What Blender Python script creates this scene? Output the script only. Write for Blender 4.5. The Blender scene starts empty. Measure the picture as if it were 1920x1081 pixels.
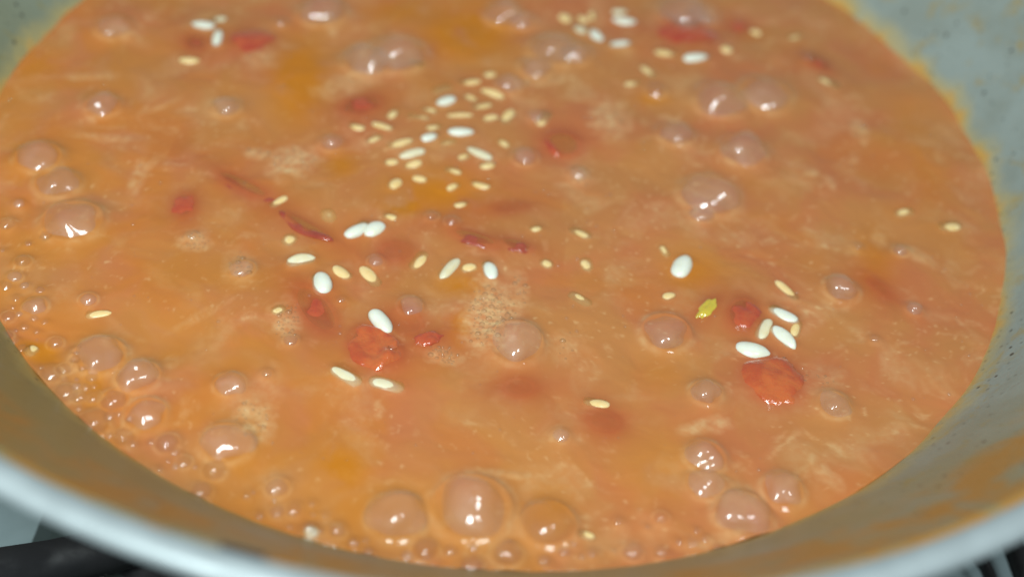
import bpy, bmesh, math, random
import numpy as np
from mathutils import Vector, Matrix, noise

random.seed(7)
np.random.seed(7)
scene = bpy.context.scene
COL = scene.collection

# ------------------------------------------------------------------ camera
cam_data = bpy.data.cameras.new("camera")
cam = bpy.data.objects.new("camera", cam_data)
COL.objects.link(cam)
cx = Vector((0.99340625, 0.07999915, 0.08212277))
cy = Vector((-0.11464735, 0.69318358, 0.71158451))
cz = Vector((0.0, -0.71630766, 0.69778459))
cam.matrix_world = Matrix(((cx.x, cy.x, cz.x, 0.0073), (cx.y, cy.y, cz.y, -0.2746419),
                           (cx.z, cy.z, cz.z, 0.21659234), (0, 0, 0, 1)))
cam_data.sensor_width = 36.0
cam_data.lens = 18.0 / math.tan(math.radians(21.0))
cam_data.clip_start = 0.01
cam_data.clip_end = 20.0
cam_data.dof.use_dof = True
cam_data.dof.focus_distance = 0.295
cam_data.dof.aperture_fstop = 5.6
scene.camera = cam

# ------------------------------------------------------------------ light: a kitchen with cool white lamps
world = bpy.data.worlds.new("World")
scene.world = world
world.use_nodes = True
bg = world.node_tree.nodes["Background"]
bg.inputs[0].default_value = (0.80, 0.90, 0.94, 1)
bg.inputs[1].default_value = 0.22

def lamp(name, loc, target, sx, sy, power, colour, roll=0.0):
    d = bpy.data.lights.new(name, 'AREA')
    d.shape = 'RECTANGLE'
    d.size, d.size_y = sx, sy
    d.energy = power
    d.color = colour
    o = bpy.data.objects.new(name, d)
    COL.objects.link(o)
    o.location = loc
    q = (Vector(target) - Vector(loc)).to_track_quat('-Z', 'Y')
    o.rotation_euler = (q.to_matrix() @ Matrix.Rotation(roll, 3, 'Z')).to_euler()
    return o

lamp("tube_lamp", (-0.115, -0.40, 0.46), (0, 0, 0), 0.10, 0.25, 3.9, (0.89, 1.0, 0.98), math.radians(-12))
lamp("ceiling_lamp", (0.45, -0.55, 1.5), (0, 0, 0), 0.35, 0.35, 8.0, (0.90, 0.99, 1.0))

scene.view_settings.view_transform = 'Standard'
scene.view_settings.look = 'None'
scene.view_settings.exposure = 0.0
scene.view_settings.gamma = 1.0
scene.view_settings.use_curve_mapping = False
scene.render.engine = 'CYCLES'
cy_ = scene.cycles
cy_.use_denoising = True
cy_.max_bounces = 12
cy_.diffuse_bounces = 3
cy_.glossy_bounces = 3
cy_.transmission_bounces = 4
cy_.volume_bounces = 8
cy_.transparent_max_bounces = 12
cy_.sample_clamp_indirect = 4.0
cy_.caustics_reflective = False
cy_.caustics_refractive = False

# ------------------------------------------------------------------ what lies where (mm on the broth's surface, origin at the pan's middle)
GRAINS = [  # x, y, length, width (mm), heading (deg), top above the broth (mm), label
    (-87.11, 37.63, 6.63, 3.23, 0.17, 1.3, 'white rice grain lying level left of the far red tomato scrap'),
    (-83.88, 41.67, 4.61, 2.96, 39.58, 0.25, 'glassy cream rice grain behind the two white grains at far left'),
    (-82.0, 32.61, 7.6, 2.76, -82.52, 1.0, 'white rice grain pointing towards the viewer beside the far left tomato scrap'),
    (-87.32, 22.04, 5.07, 2.27, 2.85, 0.05, 'pale yellow rice grain in front of the far left white pair'),
    (14.03, 63.81, 4.56, 3.52, -68.86, 0.1, 'stubby cream rice grain at the left end of the far right cluster'),
    (18.71, 57.97, 5.47, 3.17, -41.82, 0.6, 'cream white rice grain in the middle of the far right cluster'),
    (23.2, 55.78, 6.36, 3.17, -58.65, 1.2, 'brightest white tilted rice grain in the far right cluster'),
    (21.77, 66.58, 4.55, 1.6, -83.87, -0.1, 'thin yellow rice sliver standing upright in the far right cluster'),
    (18.84, 64.24, 3.93, 2.73, -47.37, 0.0, 'dull cream rice grain behind the brightest one of the far right cluster'),
    (31.36, 65.51, 7.14, 3.08, 0.44, 1.2, 'long white rice grain at the right end of the far right cluster'),
    (29.8, 70.73, 4.81, 2.28, 22.18, 0.2, 'faint pale rice grain behind the long white one at far right'),
    (30.19, 52.68, 6.79, 2.68, 25.24, 0.9, 'white rice grain at the near side of the far right cluster'),
    (-16.21, 16.01, 6.11, 3.6, 41.33, 1.1, 'white rice grain topping the scattered cluster behind the middle'),
    (-11.13, 26.3, 6.13, 2.36, 22.74, -0.15, 'yellow rice grain farthest back in the middle cluster'),
    (-17.79, 21.51, 5.8, 2.62, 38.48, -0.3, 'blurred yellow rice grain just behind the topmost white one'),
    (-3.93, 22.48, 6.96, 2.49, -20.5, -0.2, 'yellow slanting rice grain at the right of the middle cluster'),
    (-6.49, 16.6, 6.31, 2.32, 35.35, -0.5, 'faint sunken rice grain right of the topmost white one'),
    (-11.72, 10.69, 6.19, 1.6, 15.11, 0.1, 'thin yellowish rice grain behind the level white one'),
    (-10.69, 3.6, 6.66, 2.82, 14.55, 1.2, 'level white rice grain in the middle cluster'),
    (-18.39, -0.1, 4.73, 2.79, 38.76, 1.0, 'short white rice grain left of the level white one'),
    (-31.31, 2.42, 6.18, 2.23, -22.64, 0.1, 'pale slanting rice grain at the left end of the middle cluster'),
    (-29.43, 8.5, 4.64, 2.4, 74.98, -0.2, 'yellow upright rice grain at the left of the middle cluster'),
    (-22.42, 8.18, 5.88, 1.98, -2.84, -0.4, 'faint buff rice grain sunken between the pale ones left of middle'),
    (-25.68, -3.91, 7.04, 2.34, 36.52, 0.0, 'buff slanting rice grain near the left of the middle cluster'),
    (-21.99, -7.12, 6.59, 2.46, 31.72, 0.25, 'cream rice grain at the near left of the middle cluster'),
    (-4.91, -4.18, 7.09, 2.5, -25.37, 0.35, 'cream slanting rice grain at the near right of the middle cluster'),
    (-13.6, -0.99, 4.21, 1.95, 29.02, -0.5, 'faint sunken rice grain below the short white one'),
    (0.96, 13.14, 7.26, 2.88, 75.11, -0.2, 'yellow rice grain right of the middle cluster beside a milky bubble'),
    (10.56, 13.65, 6.79, 2.9, 69.93, -0.15, 'yellow upright rice grain behind the red skin flap'),
    (38.65, 41.29, 6.57, 2.48, -52.67, -0.3, 'yellow sunken rice grain behind the small ring bubble at right'),
    (34.35, 35.0, 4.96, 1.98, 25.77, -0.5, 'faint sunken rice grain left of the small ring bubble'),
    (-24.96, -19.6, 4.28, 2.66, 70.42, -0.05, 'stubby yellow rice grain left of the orange oil patch'),
    (-3.51, -16.37, 5.01, 2.03, -14.27, -0.1, 'pale yellow rice grain right of the orange oil patch'),
    (-10.24, -18.42, 3.77, 1.74, 51.18, -0.35, 'small blurred rice grain amid the orange oil patch'),
    (-26.04, 30.73, 4.6, 2.07, -25.89, -0.3, 'yellow rice grain at the foot of the large far bubble'),
    (43.39, 51.42, 6.51, 3.48, -2.75, 0.0, 'pale glassy rice grain left of the long white grain at far right'),
    (52.52, 50.38, 7.6, 3.01, 20.36, 1.2, 'isolated long white rice grain in front of the far right tomato'),
    (61.71, 57.32, 3.44, 3.06, -58.95, 0.05, 'stubby yellowish rice grain right of the far right tomato'),
    (70.39, 67.78, 3.27, 2.14, -31.5, 0.0, 'small pale rice grain at the far right edge'),
    (82.06, 66.92, 5.06, 1.98, 34.14, -0.1, 'thin pale rice grain nearest the far right pan wall'),
    (90.39, 45.64, 6.95, 2.86, -42.99, -0.15, 'pinkish rice grain near the far right wall below a red scrap'),
    (-42.33, -51.44, 6.47, 2.95, 29.18, 0.6, 'pale slanting rice grain left of the round white grain'),
    (-36.49, -57.73, 6.9, 4.13, -72.52, 1.3, 'round white rice grain seen end on above the red pulp'),
    (-32.3, -53.12, 5.27, 2.46, -35.85, -0.1, 'cream rice grain right of the round white grain'),
    (-44.09, -68.13, 3.2, 2.36, 52.2, 0.0, 'small cream rice grain at the left of a froth patch'),
    (-82.69, -75.15, 5.01, 1.71, 22.49, -0.25, 'yellow rice grain alone at the left of the soup'),
    (-46.46, -44.32, 4.03, 3.24, 77.65, -0.5, 'blurred yellow rice grain below the curled tomato skin'),
    (-38.9, -34.78, 4.69, 3.33, -62.35, -0.5, 'blurred yellow rice grain above the curled tomato skin'),
    (-51.66, -31.46, 4.95, 1.92, 52.95, -0.2, 'pinkish rice grain at the tip of the faint red streak'),
    (-25.96, -85.25, 7.6, 2.73, -29.26, 0.55, 'cream white slanting rice grain in front of the big tomato piece'),
    (-31.14, -38.36, 7.16, 3.31, 49.56, 1.1, 'white rice grain on the left of the touching white pair'),
    (-27.2, -37.67, 5.77, 3.83, 53.86, 1.35, 'white rice grain on the right of the touching white pair'),
    (-24.21, -32.52, 3.2, 1.94, -13.65, 0.0, 'tiny pale rice grain behind the touching white pair'),
    (-25.62, -53.62, 7.51, 2.58, -51.64, -0.2, 'yellow slanting rice grain behind the big tomato piece'),
    (-7.93, -47.92, 7.55, 2.51, 66.66, 0.3, 'cream upright slanting rice grain left of the bright short one'),
    (1.42, -46.91, 6.04, 3.16, -72.66, 0.75, 'bright cream short upright rice grain in the centre'),
    (-20.89, -68.54, 7.17, 3.58, -49.49, 2.4, 'brightest white rice grain resting against the big tomato piece'),
    (-17.04, -86.2, 7.6, 2.96, -11.5, 0.15, 'long yellow rice grain in front of the big tomato piece'),
    (11.47, -30.75, 3.2, 1.97, 26.85, -0.05, 'tiny pale rice grain right of the dark skin strip'),
    (22.33, -30.44, 5.66, 2.78, -25.77, -0.15, 'yellow slanting rice grain right of the dark skin strip'),
    (14.82, -42.54, 3.28, 2.82, -42.12, -0.25, 'blurred yellow rice grain right of the bright short upright one'),
    (24.28, -41.12, 4.44, 2.84, -76.05, -0.35, 'faint upright yellow rice grain standing alone right of the centre'),
    (23.26, -53.31, 6.07, 2.63, -34.38, -0.4, 'faint sunken rice grain right of the central froth'),
    (-15.38, -46.51, 6.43, 2.51, 68.23, -0.45, 'faint sunken rice grain behind the small clear bubble'),
    (47.35, -37.76, 7.6, 4.2, 72.19, 1.5, 'single bright white rice grain standing alone right of centre'),
    (44.05, -48.66, 3.2, 1.92, 34.89, -0.05, 'small pinkish rice grain behind the wrinkled bubble at right'),
    (-7.57, -24.46, 3.4, 1.86, 27.22, -0.3, 'faint rice sliver right of the orange oil patch'),
    (72.29, -42.54, 6.81, 2.23, -48.53, 0.05, 'pale yellow rice grain at the back of the near right cluster'),
    (70.91, -50.75, 7.6, 3.21, -29.03, 0.8, 'long white rice grain at the back of the near right cluster'),
    (70.43, -57.95, 7.59, 3.16, -48.31, 1.1, 'white slanting rice grain in the middle of the near right cluster'),
    (66.13, -56.04, 6.88, 2.66, 69.01, 0.2, 'yellowish upright rice grain left of the white slanting one'),
    (63.2, -63.12, 7.6, 4.2, -10.63, 1.5, 'plump white rice grain at the near left of the near right cluster'),
    (73.71, -54.83, 5.06, 1.91, -105.48, -0.1, 'faint rice grain hugging the right side of the near right cluster'),
    (116.05, -11.9, 6.03, 3.28, 17.57, 0.05, 'cream rice grain closest to the right pan wall'),
    (105.11, -7.89, 5.24, 2.86, 25.99, -0.4, 'faint sunken rice grain left of the cream one by the right wall'),
    (-25.75, -126.28, 3.21, 3.06, -69.64, 0.7, 'round pale rice grain near the front edge of the soup'),
    (-92.98, -88.41, 3.2, 2.42, 72.8, -0.05, 'yellow rice grain in an oil patch at the left edge'),
    (28.11, -84.42, 5.21, 2.21, -1.34, 0.0, 'pale yellow rice grain alone in front of the centre'),
    (27.47, -119.02, 3.2, 1.91, -9.09, -0.25, 'faint sunken rice grain near the front row of bubbles'),
    (-3.37, -46.99, 3.83, 2.27, 28.95, -0.3, 'dim rice grain between the cream upright pair'),
    (43.07, -33.2, 3.91, 1.85, -66.51, -0.5, 'faint sunken rice speck left of the single bright white grain'),
    (-20.04, 11.36, 4.48, 2.42, -10.58, -0.3, 'faint yellowish rice grain sunken among the middle cluster'),
    (-9.72, 19.02, 4.18, 2.47, -24.09, -0.3, 'faint yellowish rice grain sunken among the middle cluster'),
    (-3.56, 11.42, 4.75, 2.44, 30.83, -0.3, 'faint yellowish rice grain sunken among the middle cluster'),
    (-17.94, 4.83, 4.1, 2.39, 23.53, -0.3, 'faint yellowish rice grain sunken among the middle cluster'),
    (-21.33, -11.05, 4.49, 2.31, 32.73, -0.3, 'faint yellowish rice grain sunken among the middle cluster'),
    (-10.95, -12.18, 4.47, 2.31, -17.98, -0.3, 'faint yellowish rice grain sunken among the middle cluster'),
    (-2.58, -8.16, 4.26, 2.34, 31.03, -0.3, 'faint yellowish rice grain sunken among the middle cluster'),
    (-32.51, -2.94, 4.15, 2.34, 42.88, -0.3, 'faint yellowish rice grain sunken among the middle cluster'),
    (-18.9, -16.61, 3.67, 2.28, -16.75, -0.3, 'faint yellowish rice grain sunken among the middle cluster'),
    (-8.83, -6.35, 3.64, 2.34, 47.01, -0.3, 'faint yellowish rice grain sunken among the middle cluster'),
    (-27.1, -11.35, 3.59, 2.3, 27.73, -0.3, 'faint yellowish rice grain sunken among the middle cluster'),
    (0.87, 1.37, 3.84, 2.39, -38.4, -0.3, 'faint yellowish rice grain sunken among the middle cluster'),
    (-37.84, 1.53, 4.37, 2.36, -13.76, -0.3, 'faint yellowish rice grain sunken among the middle cluster'),
    (-5.79, 31.55, 3.97, 2.54, 25.91, -0.3, 'faint yellowish rice grain sunken among the middle cluster'),
]
TOMATOES = [  # x, y, half length, half width (mm), heading, top above the broth (mm), form, label
    (-21.16, -75.89, 8.19, 5.65, 137.45, 1.7, 'fold', 'large glossy tomato piece with folded skin left of centre'),
    (-36.12, -65.98, 9.43, 3.95, 128.18, -0.05, 'pulp', 'dark red tomato pulp sunken below the round white grain'),
    (-9.86, -71.81, 2.81, 1.65, -137.55, 0.6, 'pulp', 'small glossy tomato scrap right of the large folded piece'),
    (-15.36, -67.37, 5.17, 3.99, 142.6, -0.45, 'pulp', 'dim purplish tomato pulp behind the large folded piece'),
    (-73.04, 33.91, 5.89, 4.65, -154.79, 0.7, 'pulp', 'bright red tomato scrap at the far left'),
    (-87.67, 30.13, 4.16, 3.22, 130.69, -0.1, 'pulp', 'dull tomato scrap under the far left white rice'),
    (-38.15, 10.86, 6.61, 3.75, -142.93, 0.0, 'pulp', 'flat red tomato strip behind the middle rice cluster'),
    (16.21, 3.43, 5.68, 5.09, 124.21, 0.6, 'flap', 'rounded red tomato flap with a shiny skin edge right of centre'),
    (49.74, 62.67, 7.82, 6.29, 173.89, 0.8, 'pulp', 'red glistening tomato piece at the far right'),
    (87.95, 54.7, 4.7, 2.55, 133.76, 0.25, 'pulp', 'slim red tomato scrap near the far right wall'),
    (-73.62, -36.45, 4.64, 3.03, -83.06, 0.1, 'pulp', 'dark red tomato lump at the middle left'),
    (-43.4, -39.39, 6.66, 1.33, 150.62, 0.45, 'strip', 'thin curled tomato skin behind the round white grain'),
    (-61.6, -26.62, 8.18, 1.76, 153.75, -0.15, 'strip', 'faint long red skin streak at the upper left'),
    (-3.0, -36.85, 5.78, 1.68, 165.44, 0.25, 'strip', 'dark tomato skin strip just behind the centre'),
    (7.14, -37.42, 3.89, 1.69, 167.69, 0.25, 'strip', 'short dark tomato skin strip right of the longer one'),
    (61.15, -52.26, 5.61, 3.78, 72.16, 0.55, 'pulp', 'red tomato lump left of the near right rice cluster'),
    (67.58, -71.66, 6.64, 6.26, 81.91, 0.95, 'pulp', 'orange red tomato chunk in front of the near right rice cluster'),
    (4.33, -23.68, 4.65, 1.96, -158.89, -0.25, 'strip', 'faint brown skin strip right of the orange oil patch'),
    (-21.11, -44.14, 4.29, 3.7, -165.93, -0.6, 'pulp', 'faint red pulp below the touching white rice pair'),
    (11.49, -82.66, 4.2, 3.04, -166.34, -0.65, 'pulp', 'faint reddish pulp in front of the central froth'),
    (29.94, -89.4, 4.08, 3.58, -179.89, -0.6, 'pulp', 'faint red pulp right of the small dark bubble'),
    (94.98, -37.71, 3.58, 1.59, 124.93, -0.2, 'strip', 'small faint red skin scrap at the right'),
    (65.88, 70.58, 2.71, 1.86, 73.21, 0.1, 'pulp', 'tiny brown red tomato scrap at the far right edge'),
]
VEGETABLES = [  # x, y, half length, half width (mm), heading, top above the broth (mm), form, label
    (53.3, -51.6, 3.67, 1.73, -121.03, 0.35, 'pulp', 'yellow green vegetable scrap beside the near right tomato lump'),
]
BUBBLES = [  # x, y, radius (mm), film
    (-110.73, 31.54, 4.91, 1), (-103.57, -2.98, 4.58, 1), (-112.29, -26.24, 5.61, 1), (-105.01, -34.46, 5.27, 1), (-97.27, -47.38, 7.1, 1),
    (-111.49, -50.86, 2.04, 0), (-103.83, -62.2, 1.99, 0), (-104.59, -70.51, 1.49, 0), (-100.9, -79.55, 1.69, 0), (-96.16, -76.07, 2.73, 1),
    (-96.45, -82.39, 1.23, 0), (-95.38, -79.41, 1.13, 0), (-85.83, -71.92, 2.07, 1), (-78.48, -87.61, 5.57, 1), (-68.89, -92.22, 4.64, 1),
    (-88.81, -85.39, 1.78, 0), (-86.66, -94.58, 2.39, 0), (-78.22, -94.07, 1.31, 0), (-82.13, -99.18, 2.58, 0), (-71.72, -99.37, 3.03, 2),
    (-64.53, -102.23, 4.31, 1), (-74.15, -105.82, 3.5, 0), (-58.35, -108.75, 2.54, 2), (-46.51, -107.19, 5.14, 1), (-53.82, -113.0, 1.68, 0),
    (-47.42, -114.1, 2.52, 0), (-49.65, -91.63, 3.34, 1), (-34.32, -116.47, 2.51, 2), (-30.19, -121.28, 1.86, 0), (-36.31, -123.57, 1.13, 2),
    (-20.94, -125.02, 1.74, 2), (-39.63, -76.75, 1.74, 2), (-9.93, -120.23, 5.66, 1), (4.44, -115.92, 7.91, 1), (19.76, -117.81, 5.55, 0),
    (-3.58, -126.98, 2.67, 2), (12.1, -126.06, 3.11, 2), (36.58, -121.79, 2.12, 2), (42.17, -121.46, 1.49, 0), (42.16, -112.95, 1.63, 0),
    (28.64, -123.59, 1.15, 2), (5.76, -129.48, 2.25, 2), (-14.25, -129.22, 1.12, 2), (1.33, -126.5, 1.65, 0), (21.02, -95.07, 1.92, 1),
    (51.48, -96.41, 4.34, 1), (51.33, -103.31, 4.04, 1), (51.98, -78.55, 3.59, 1), (58.77, -110.17, 5.75, 1), (67.27, -102.47, 4.3, 1),
    (80.15, -77.37, 3.64, 1), (43.35, -61.28, 5.74, 1), (85.49, -40.19, 4.25, 1), (101.99, -23.53, 2.08, 1), (102.47, -44.3, 2.11, 1),
    (9.45, -69.93, 6.27, 1), (-15.11, -62.41, 2.91, 1), (-25.15, -48.52, 2.0, 1), (54.69, -11.02, 7.61, 1), (52.29, -18.75, 3.03, 1),
    (63.86, 8.75, 6.18, 1), (45.97, 12.36, 4.86, 1), (71.38, 35.53, 7.34, 1), (58.53, 30.16, 7.07, 1), (11.69, 45.11, 7.16, 1),
    (17.31, 44.6, 4.66, 1), (6.74, 36.46, 4.57, 1), (-31.96, 34.12, 8.4, 1), (-39.71, 29.56, 6.51, 1), (-4.32, 60.41, 5.41, 1),
    (1.02, 58.95, 4.13, 1), (-55.88, 50.9, 6.75, 1), (48.99, 72.49, 7.66, 1), (54.49, 73.07, 4.99, 1), (-72.3, 2.46, 3.58, 1),
    (6.77, -4.14, 3.36, 1), (0.05, 27.02, 3.57, 1), (40.76, 31.88, 2.9, 2), (-14.09, -31.16, 1.7, 0), (-9.12, -32.33, 1.82, 0),
    (-54.74, -56.66, 2.91, 1), (20.83, -8.12, 2.51, 1), (-43.21, -7.23, 3.0, 1), (-66.38, 43.95, 2.1, 0), (8.78, 14.02, 2.32, 1),
    (-42.67, -87.36, 1.35, 0), (85.09, 56.46, 1.95, 0), (91.44, -23.57, 1.24, 0), (-69.12, -47.35, 1.35, 0), (-30.92, -62.49, 1.08, 0),
    (91.72, -55.66, 1.28, 0), (-17.35, -76.18, 1.05, 0), (33.66, -114.89, 1.08, 0), (24.91, -121.8, 0.95, 0), (19.44, -126.66, 1.45, 2),
    (-26.87, -119.49, 0.94, 0), (48.52, -118.08, 1.5, 0), (53.28, -119.19, 1.07, 0), (-39.86, -119.38, 0.93, 0), (-65.0, -109.64, 1.05, 0),
    (-70.28, -108.29, 0.95, 0), (-78.33, -102.39, 0.96, 0), (-83.24, -89.68, 0.99, 0), (-97.14, -86.44, 1.11, 0), (-101.25, -74.01, 1.02, 0),
    (-92.84, -80.05, 0.9, 0), (-111.3, -43.25, 1.47, 1), (-101.69, -53.01, 1.44, 0), (67.93, -113.34, 1.1, 0), (-58.05, -115.36, 0.83, 0),
    (-94.74, -88.67, 1.32, 0), (-78.56, -96.97, 1.3, 0), (-76.3, -99.15, 1.73, 0), (-96.86, -70.79, 1.15, 2), (-83.59, -95.34, 0.87, 0),
    (-103.84, -67.43, 1.85, 1), (-71.66, -103.23, 1.28, 0), (-67.52, -103.57, 0.75, 1), (-67.37, -108.34, 2.32, 0), (-51.41, -113.79, 0.63, 1),
    (-80.65, -96.76, 1.08, 1), (-48.75, -119.51, 2.27, 2), (-104.66, -56.07, 0.95, 2), (-79.06, -99.57, 1.72, 0), (-61.71, -108.6, 1.06, 0),
    (-83.38, -87.87, 0.66, 1), (-100.76, -69.9, 1.15, 1), (-101.05, -76.68, 0.68, 0), (-77.16, -96.15, 0.87, 0), (-56.25, -110.77, 1.26, 0),
    (-98.01, -83.38, 0.67, 2), (-80.67, -92.12, 0.77, 0), (-57.11, -112.9, 0.73, 0), (-81.16, -94.88, 0.65, 2), (-93.57, -83.08, 0.89, 0),
    (-89.17, -93.14, 0.76, 0), (-109.46, -59.33, 0.71, 2), (-98.96, -78.58, 0.9, 1), (-99.44, -85.65, 1.77, 2), (-84.47, -92.78, 1.75, 0),
    (-70.09, -102.63, 1.07, 0), (-55.24, -114.28, 0.83, 1), (-38.76, -118.22, 0.62, 2), (-24.02, -121.82, 0.62, 0), (33.11, -122.08, 0.63, 0),
    (-30.03, -125.32, 0.61, 1), (39.55, -115.39, 0.75, 0), (-17.33, -127.38, 1.33, 2), (49.26, -115.2, 0.76, 2), (23.22, -123.9, 1.36, 2),
    (-26.21, -121.9, 0.72, 0), (5.66, -125.23, 1.04, 2), (-26.35, -125.52, 1.33, 1), (45.7, -118.4, 0.86, 2), (-15.1, -126.48, 1.02, 0),
    (-23.93, -125.75, 0.72, 2), (50.9, -117.11, 1.08, 0), (-34.38, -119.42, 0.62, 2), (26.72, -124.63, 0.84, 0), (-6.71, -128.86, 1.33, 1),
    (-33.29, -122.03, 1.65, 2),
]
FROTH = [  # x, y, half length, half width (mm), heading, strength, tiny bubbles
    (3.16, -61.66, 11.22, 5.83, 89.2, 1.0, 70),
    (9.21, -52.79, 7.07, 1.99, 93.92, 0.5, 8),
    (28.52, 17.41, 8.16, 4.89, 86.22, 0.9, 22),
    (21.36, -8.04, 4.75, 2.74, 88.54, 0.7, 10),
    (-51.34, -16.33, 6.81, 5.43, -105.26, 0.9, 30),
    (-58.82, -14.9, 4.96, 2.46, 171.03, 0.7, 6),
    (-68.04, -47.85, 3.77, 3.38, 124.1, 0.7, 16),
    (-41.42, -70.9, 6.54, 3.07, 96.78, 0.8, 18),
    (-6.19, -75.62, 4.02, 2.53, 172.74, 0.7, 18),
    (-42.77, -99.58, 6.04, 3.91, 105.21, 0.8, 14),
    (-55.69, -55.52, 6.07, 3.62, 104.64, 0.45, 8),
    (-86.96, -29.13, 6.58, 1.87, 94.76, 0.6, 0),
    (-85.47, -24.06, 6.12, 1.4, -116.85, 0.5, 0),
    (-42.85, 19.19, 9.66, 4.48, -139.91, 0.7, 6),
    (96.83, 25.56, 5.5, 2.74, 95.76, 0.7, 3),
    (9.53, 31.0, 8.38, 2.46, -162.91, 0.55, 10),
    (-68.49, 26.73, 5.56, 4.33, 103.44, 0.7, 8),
    (-107.77, 29.71, 6.73, 2.91, 170.36, 0.5, 0),
    (-121.06, -1.4, 4.84, 3.21, -175.14, 0.35, 0),
    (-110.47, 9.55, 8.23, 1.68, -169.07, 0.5, 0),
    (-98.28, -14.58, 9.36, 1.7, -177.89, 0.5, 0),
    (-89.34, 0.05, 5.8, 1.29, -135.37, 0.35, 0),
    (-76.36, 1.38, 6.89, 2.73, 104.21, 0.4, 0),
    (20.65, -68.94, 4.31, 3.55, 79.23, 0.4, 4),
    (76.01, -95.64, 7.08, 1.91, 121.55, 0.6, 0),
    (71.35, -97.72, 4.2, 1.36, -130.33, 0.5, 0),
    (65.88, -76.35, 8.37, 6.66, 58.91, 0.2, 0),
    (78.23, -70.02, 5.05, 3.39, -158.73, 0.4, 6),
    (97.58, -17.95, 4.6, 1.86, 79.86, 0.4, 0),
    (106.12, -24.43, 5.27, 2.02, 140.47, 0.5, 0),
    (93.89, 11.41, 2.07, 1.54, 51.81, 0.5, 0),
    (81.79, 3.58, 2.43, 1.83, 58.38, 0.6, 0),
    (86.4, 0.01, 2.97, 1.67, 99.72, 0.55, 0),
    (11.65, -106.35, 7.6, 1.09, 178.22, 0.5, 0),
    (-44.14, -69.32, 2.39, 2.29, 151.53, 0.5, 0),
    (52.03, -87.58, 6.12, 1.96, -157.76, 0.6, 0),
    (74.81, -109.45, 7.39, 1.64, -149.85, 0.5, 0),
    (55.06, -116.09, 6.91, 1.66, -154.68, 0.5, 0),
    (35.29, -81.79, 4.7, 1.22, -170.77, 0.2, 0),
    (-15.73, -6.52, 2.25, 2.12, -131.29, 0.3, 0),
    (61.24, -16.12, 3.45, 2.6, 68.59, 0.35, 0),
    (-60.3, -71.94, 7.3, 1.26, -135.32, 0.3, 0),
    (-63.47, -86.98, 2.59, 1.43, 90.75, 0.4, 0),
]
OIL = [
    (-56.54, 18.48, 19.45, 7.43, 99.09, 1.0),
    (-14.13, 50.62, 16.51, 13.68, 82.8, 0.95),
    (-32.92, 57.96, 14.03, 8.38, -165.85, 0.6),
    (-13.95, -21.18, 14.67, 9.78, -167.26, 0.75),
    (-21.11, -27.57, 6.55, 4.38, -168.23, 0.9),
    (-91.11, -88.51, 5.94, 3.42, 152.27, 1.0),
    (-3.64, -66.49, 5.65, 2.88, 95.23, 0.9),
    (-5.08, -53.36, 6.21, 4.23, -167.83, 0.7),
    (-39.1, -15.17, 6.34, 4.81, 99.05, 0.7),
    (-126.99, 11.94, 12.38, 8.1, 114.5, 0.6),
    (-117.57, -27.42, 41.84, 6.24, 109.42, 0.45),
    (50.0, -39.62, 8.36, 6.91, -137.86, 0.6),
    (95.04, -28.24, 12.0, 5.19, 79.5, 0.55),
    (-22.72, -109.96, 8.09, 6.4, 102.41, 0.8),
    (-76.61, -96.64, 8.96, 4.28, 109.46, 0.6),
    (19.8, -114.55, 7.84, 6.37, 84.29, 0.6),
    (-14.75, -119.42, 20.87, 8.94, -172.16, 0.5),
    (40.08, 28.67, 4.63, 3.35, -156.16, 0.6),
    (-42.49, -108.73, 14.66, 7.13, 73.19, 0.5),
    (42.28, -73.67, 7.45, 6.11, -149.57, 0.3),
    (-47.04, -78.04, 8.07, 6.37, -176.53, 0.35),
    (41.16, -99.3, 13.01, 10.82, 68.69, 0.3),
    (113.01, 14.93, 31.08, 6.13, 90.33, 0.35),
    (-65.6, -74.47, 16.17, 9.79, -174.06, 0.3),
]

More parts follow.
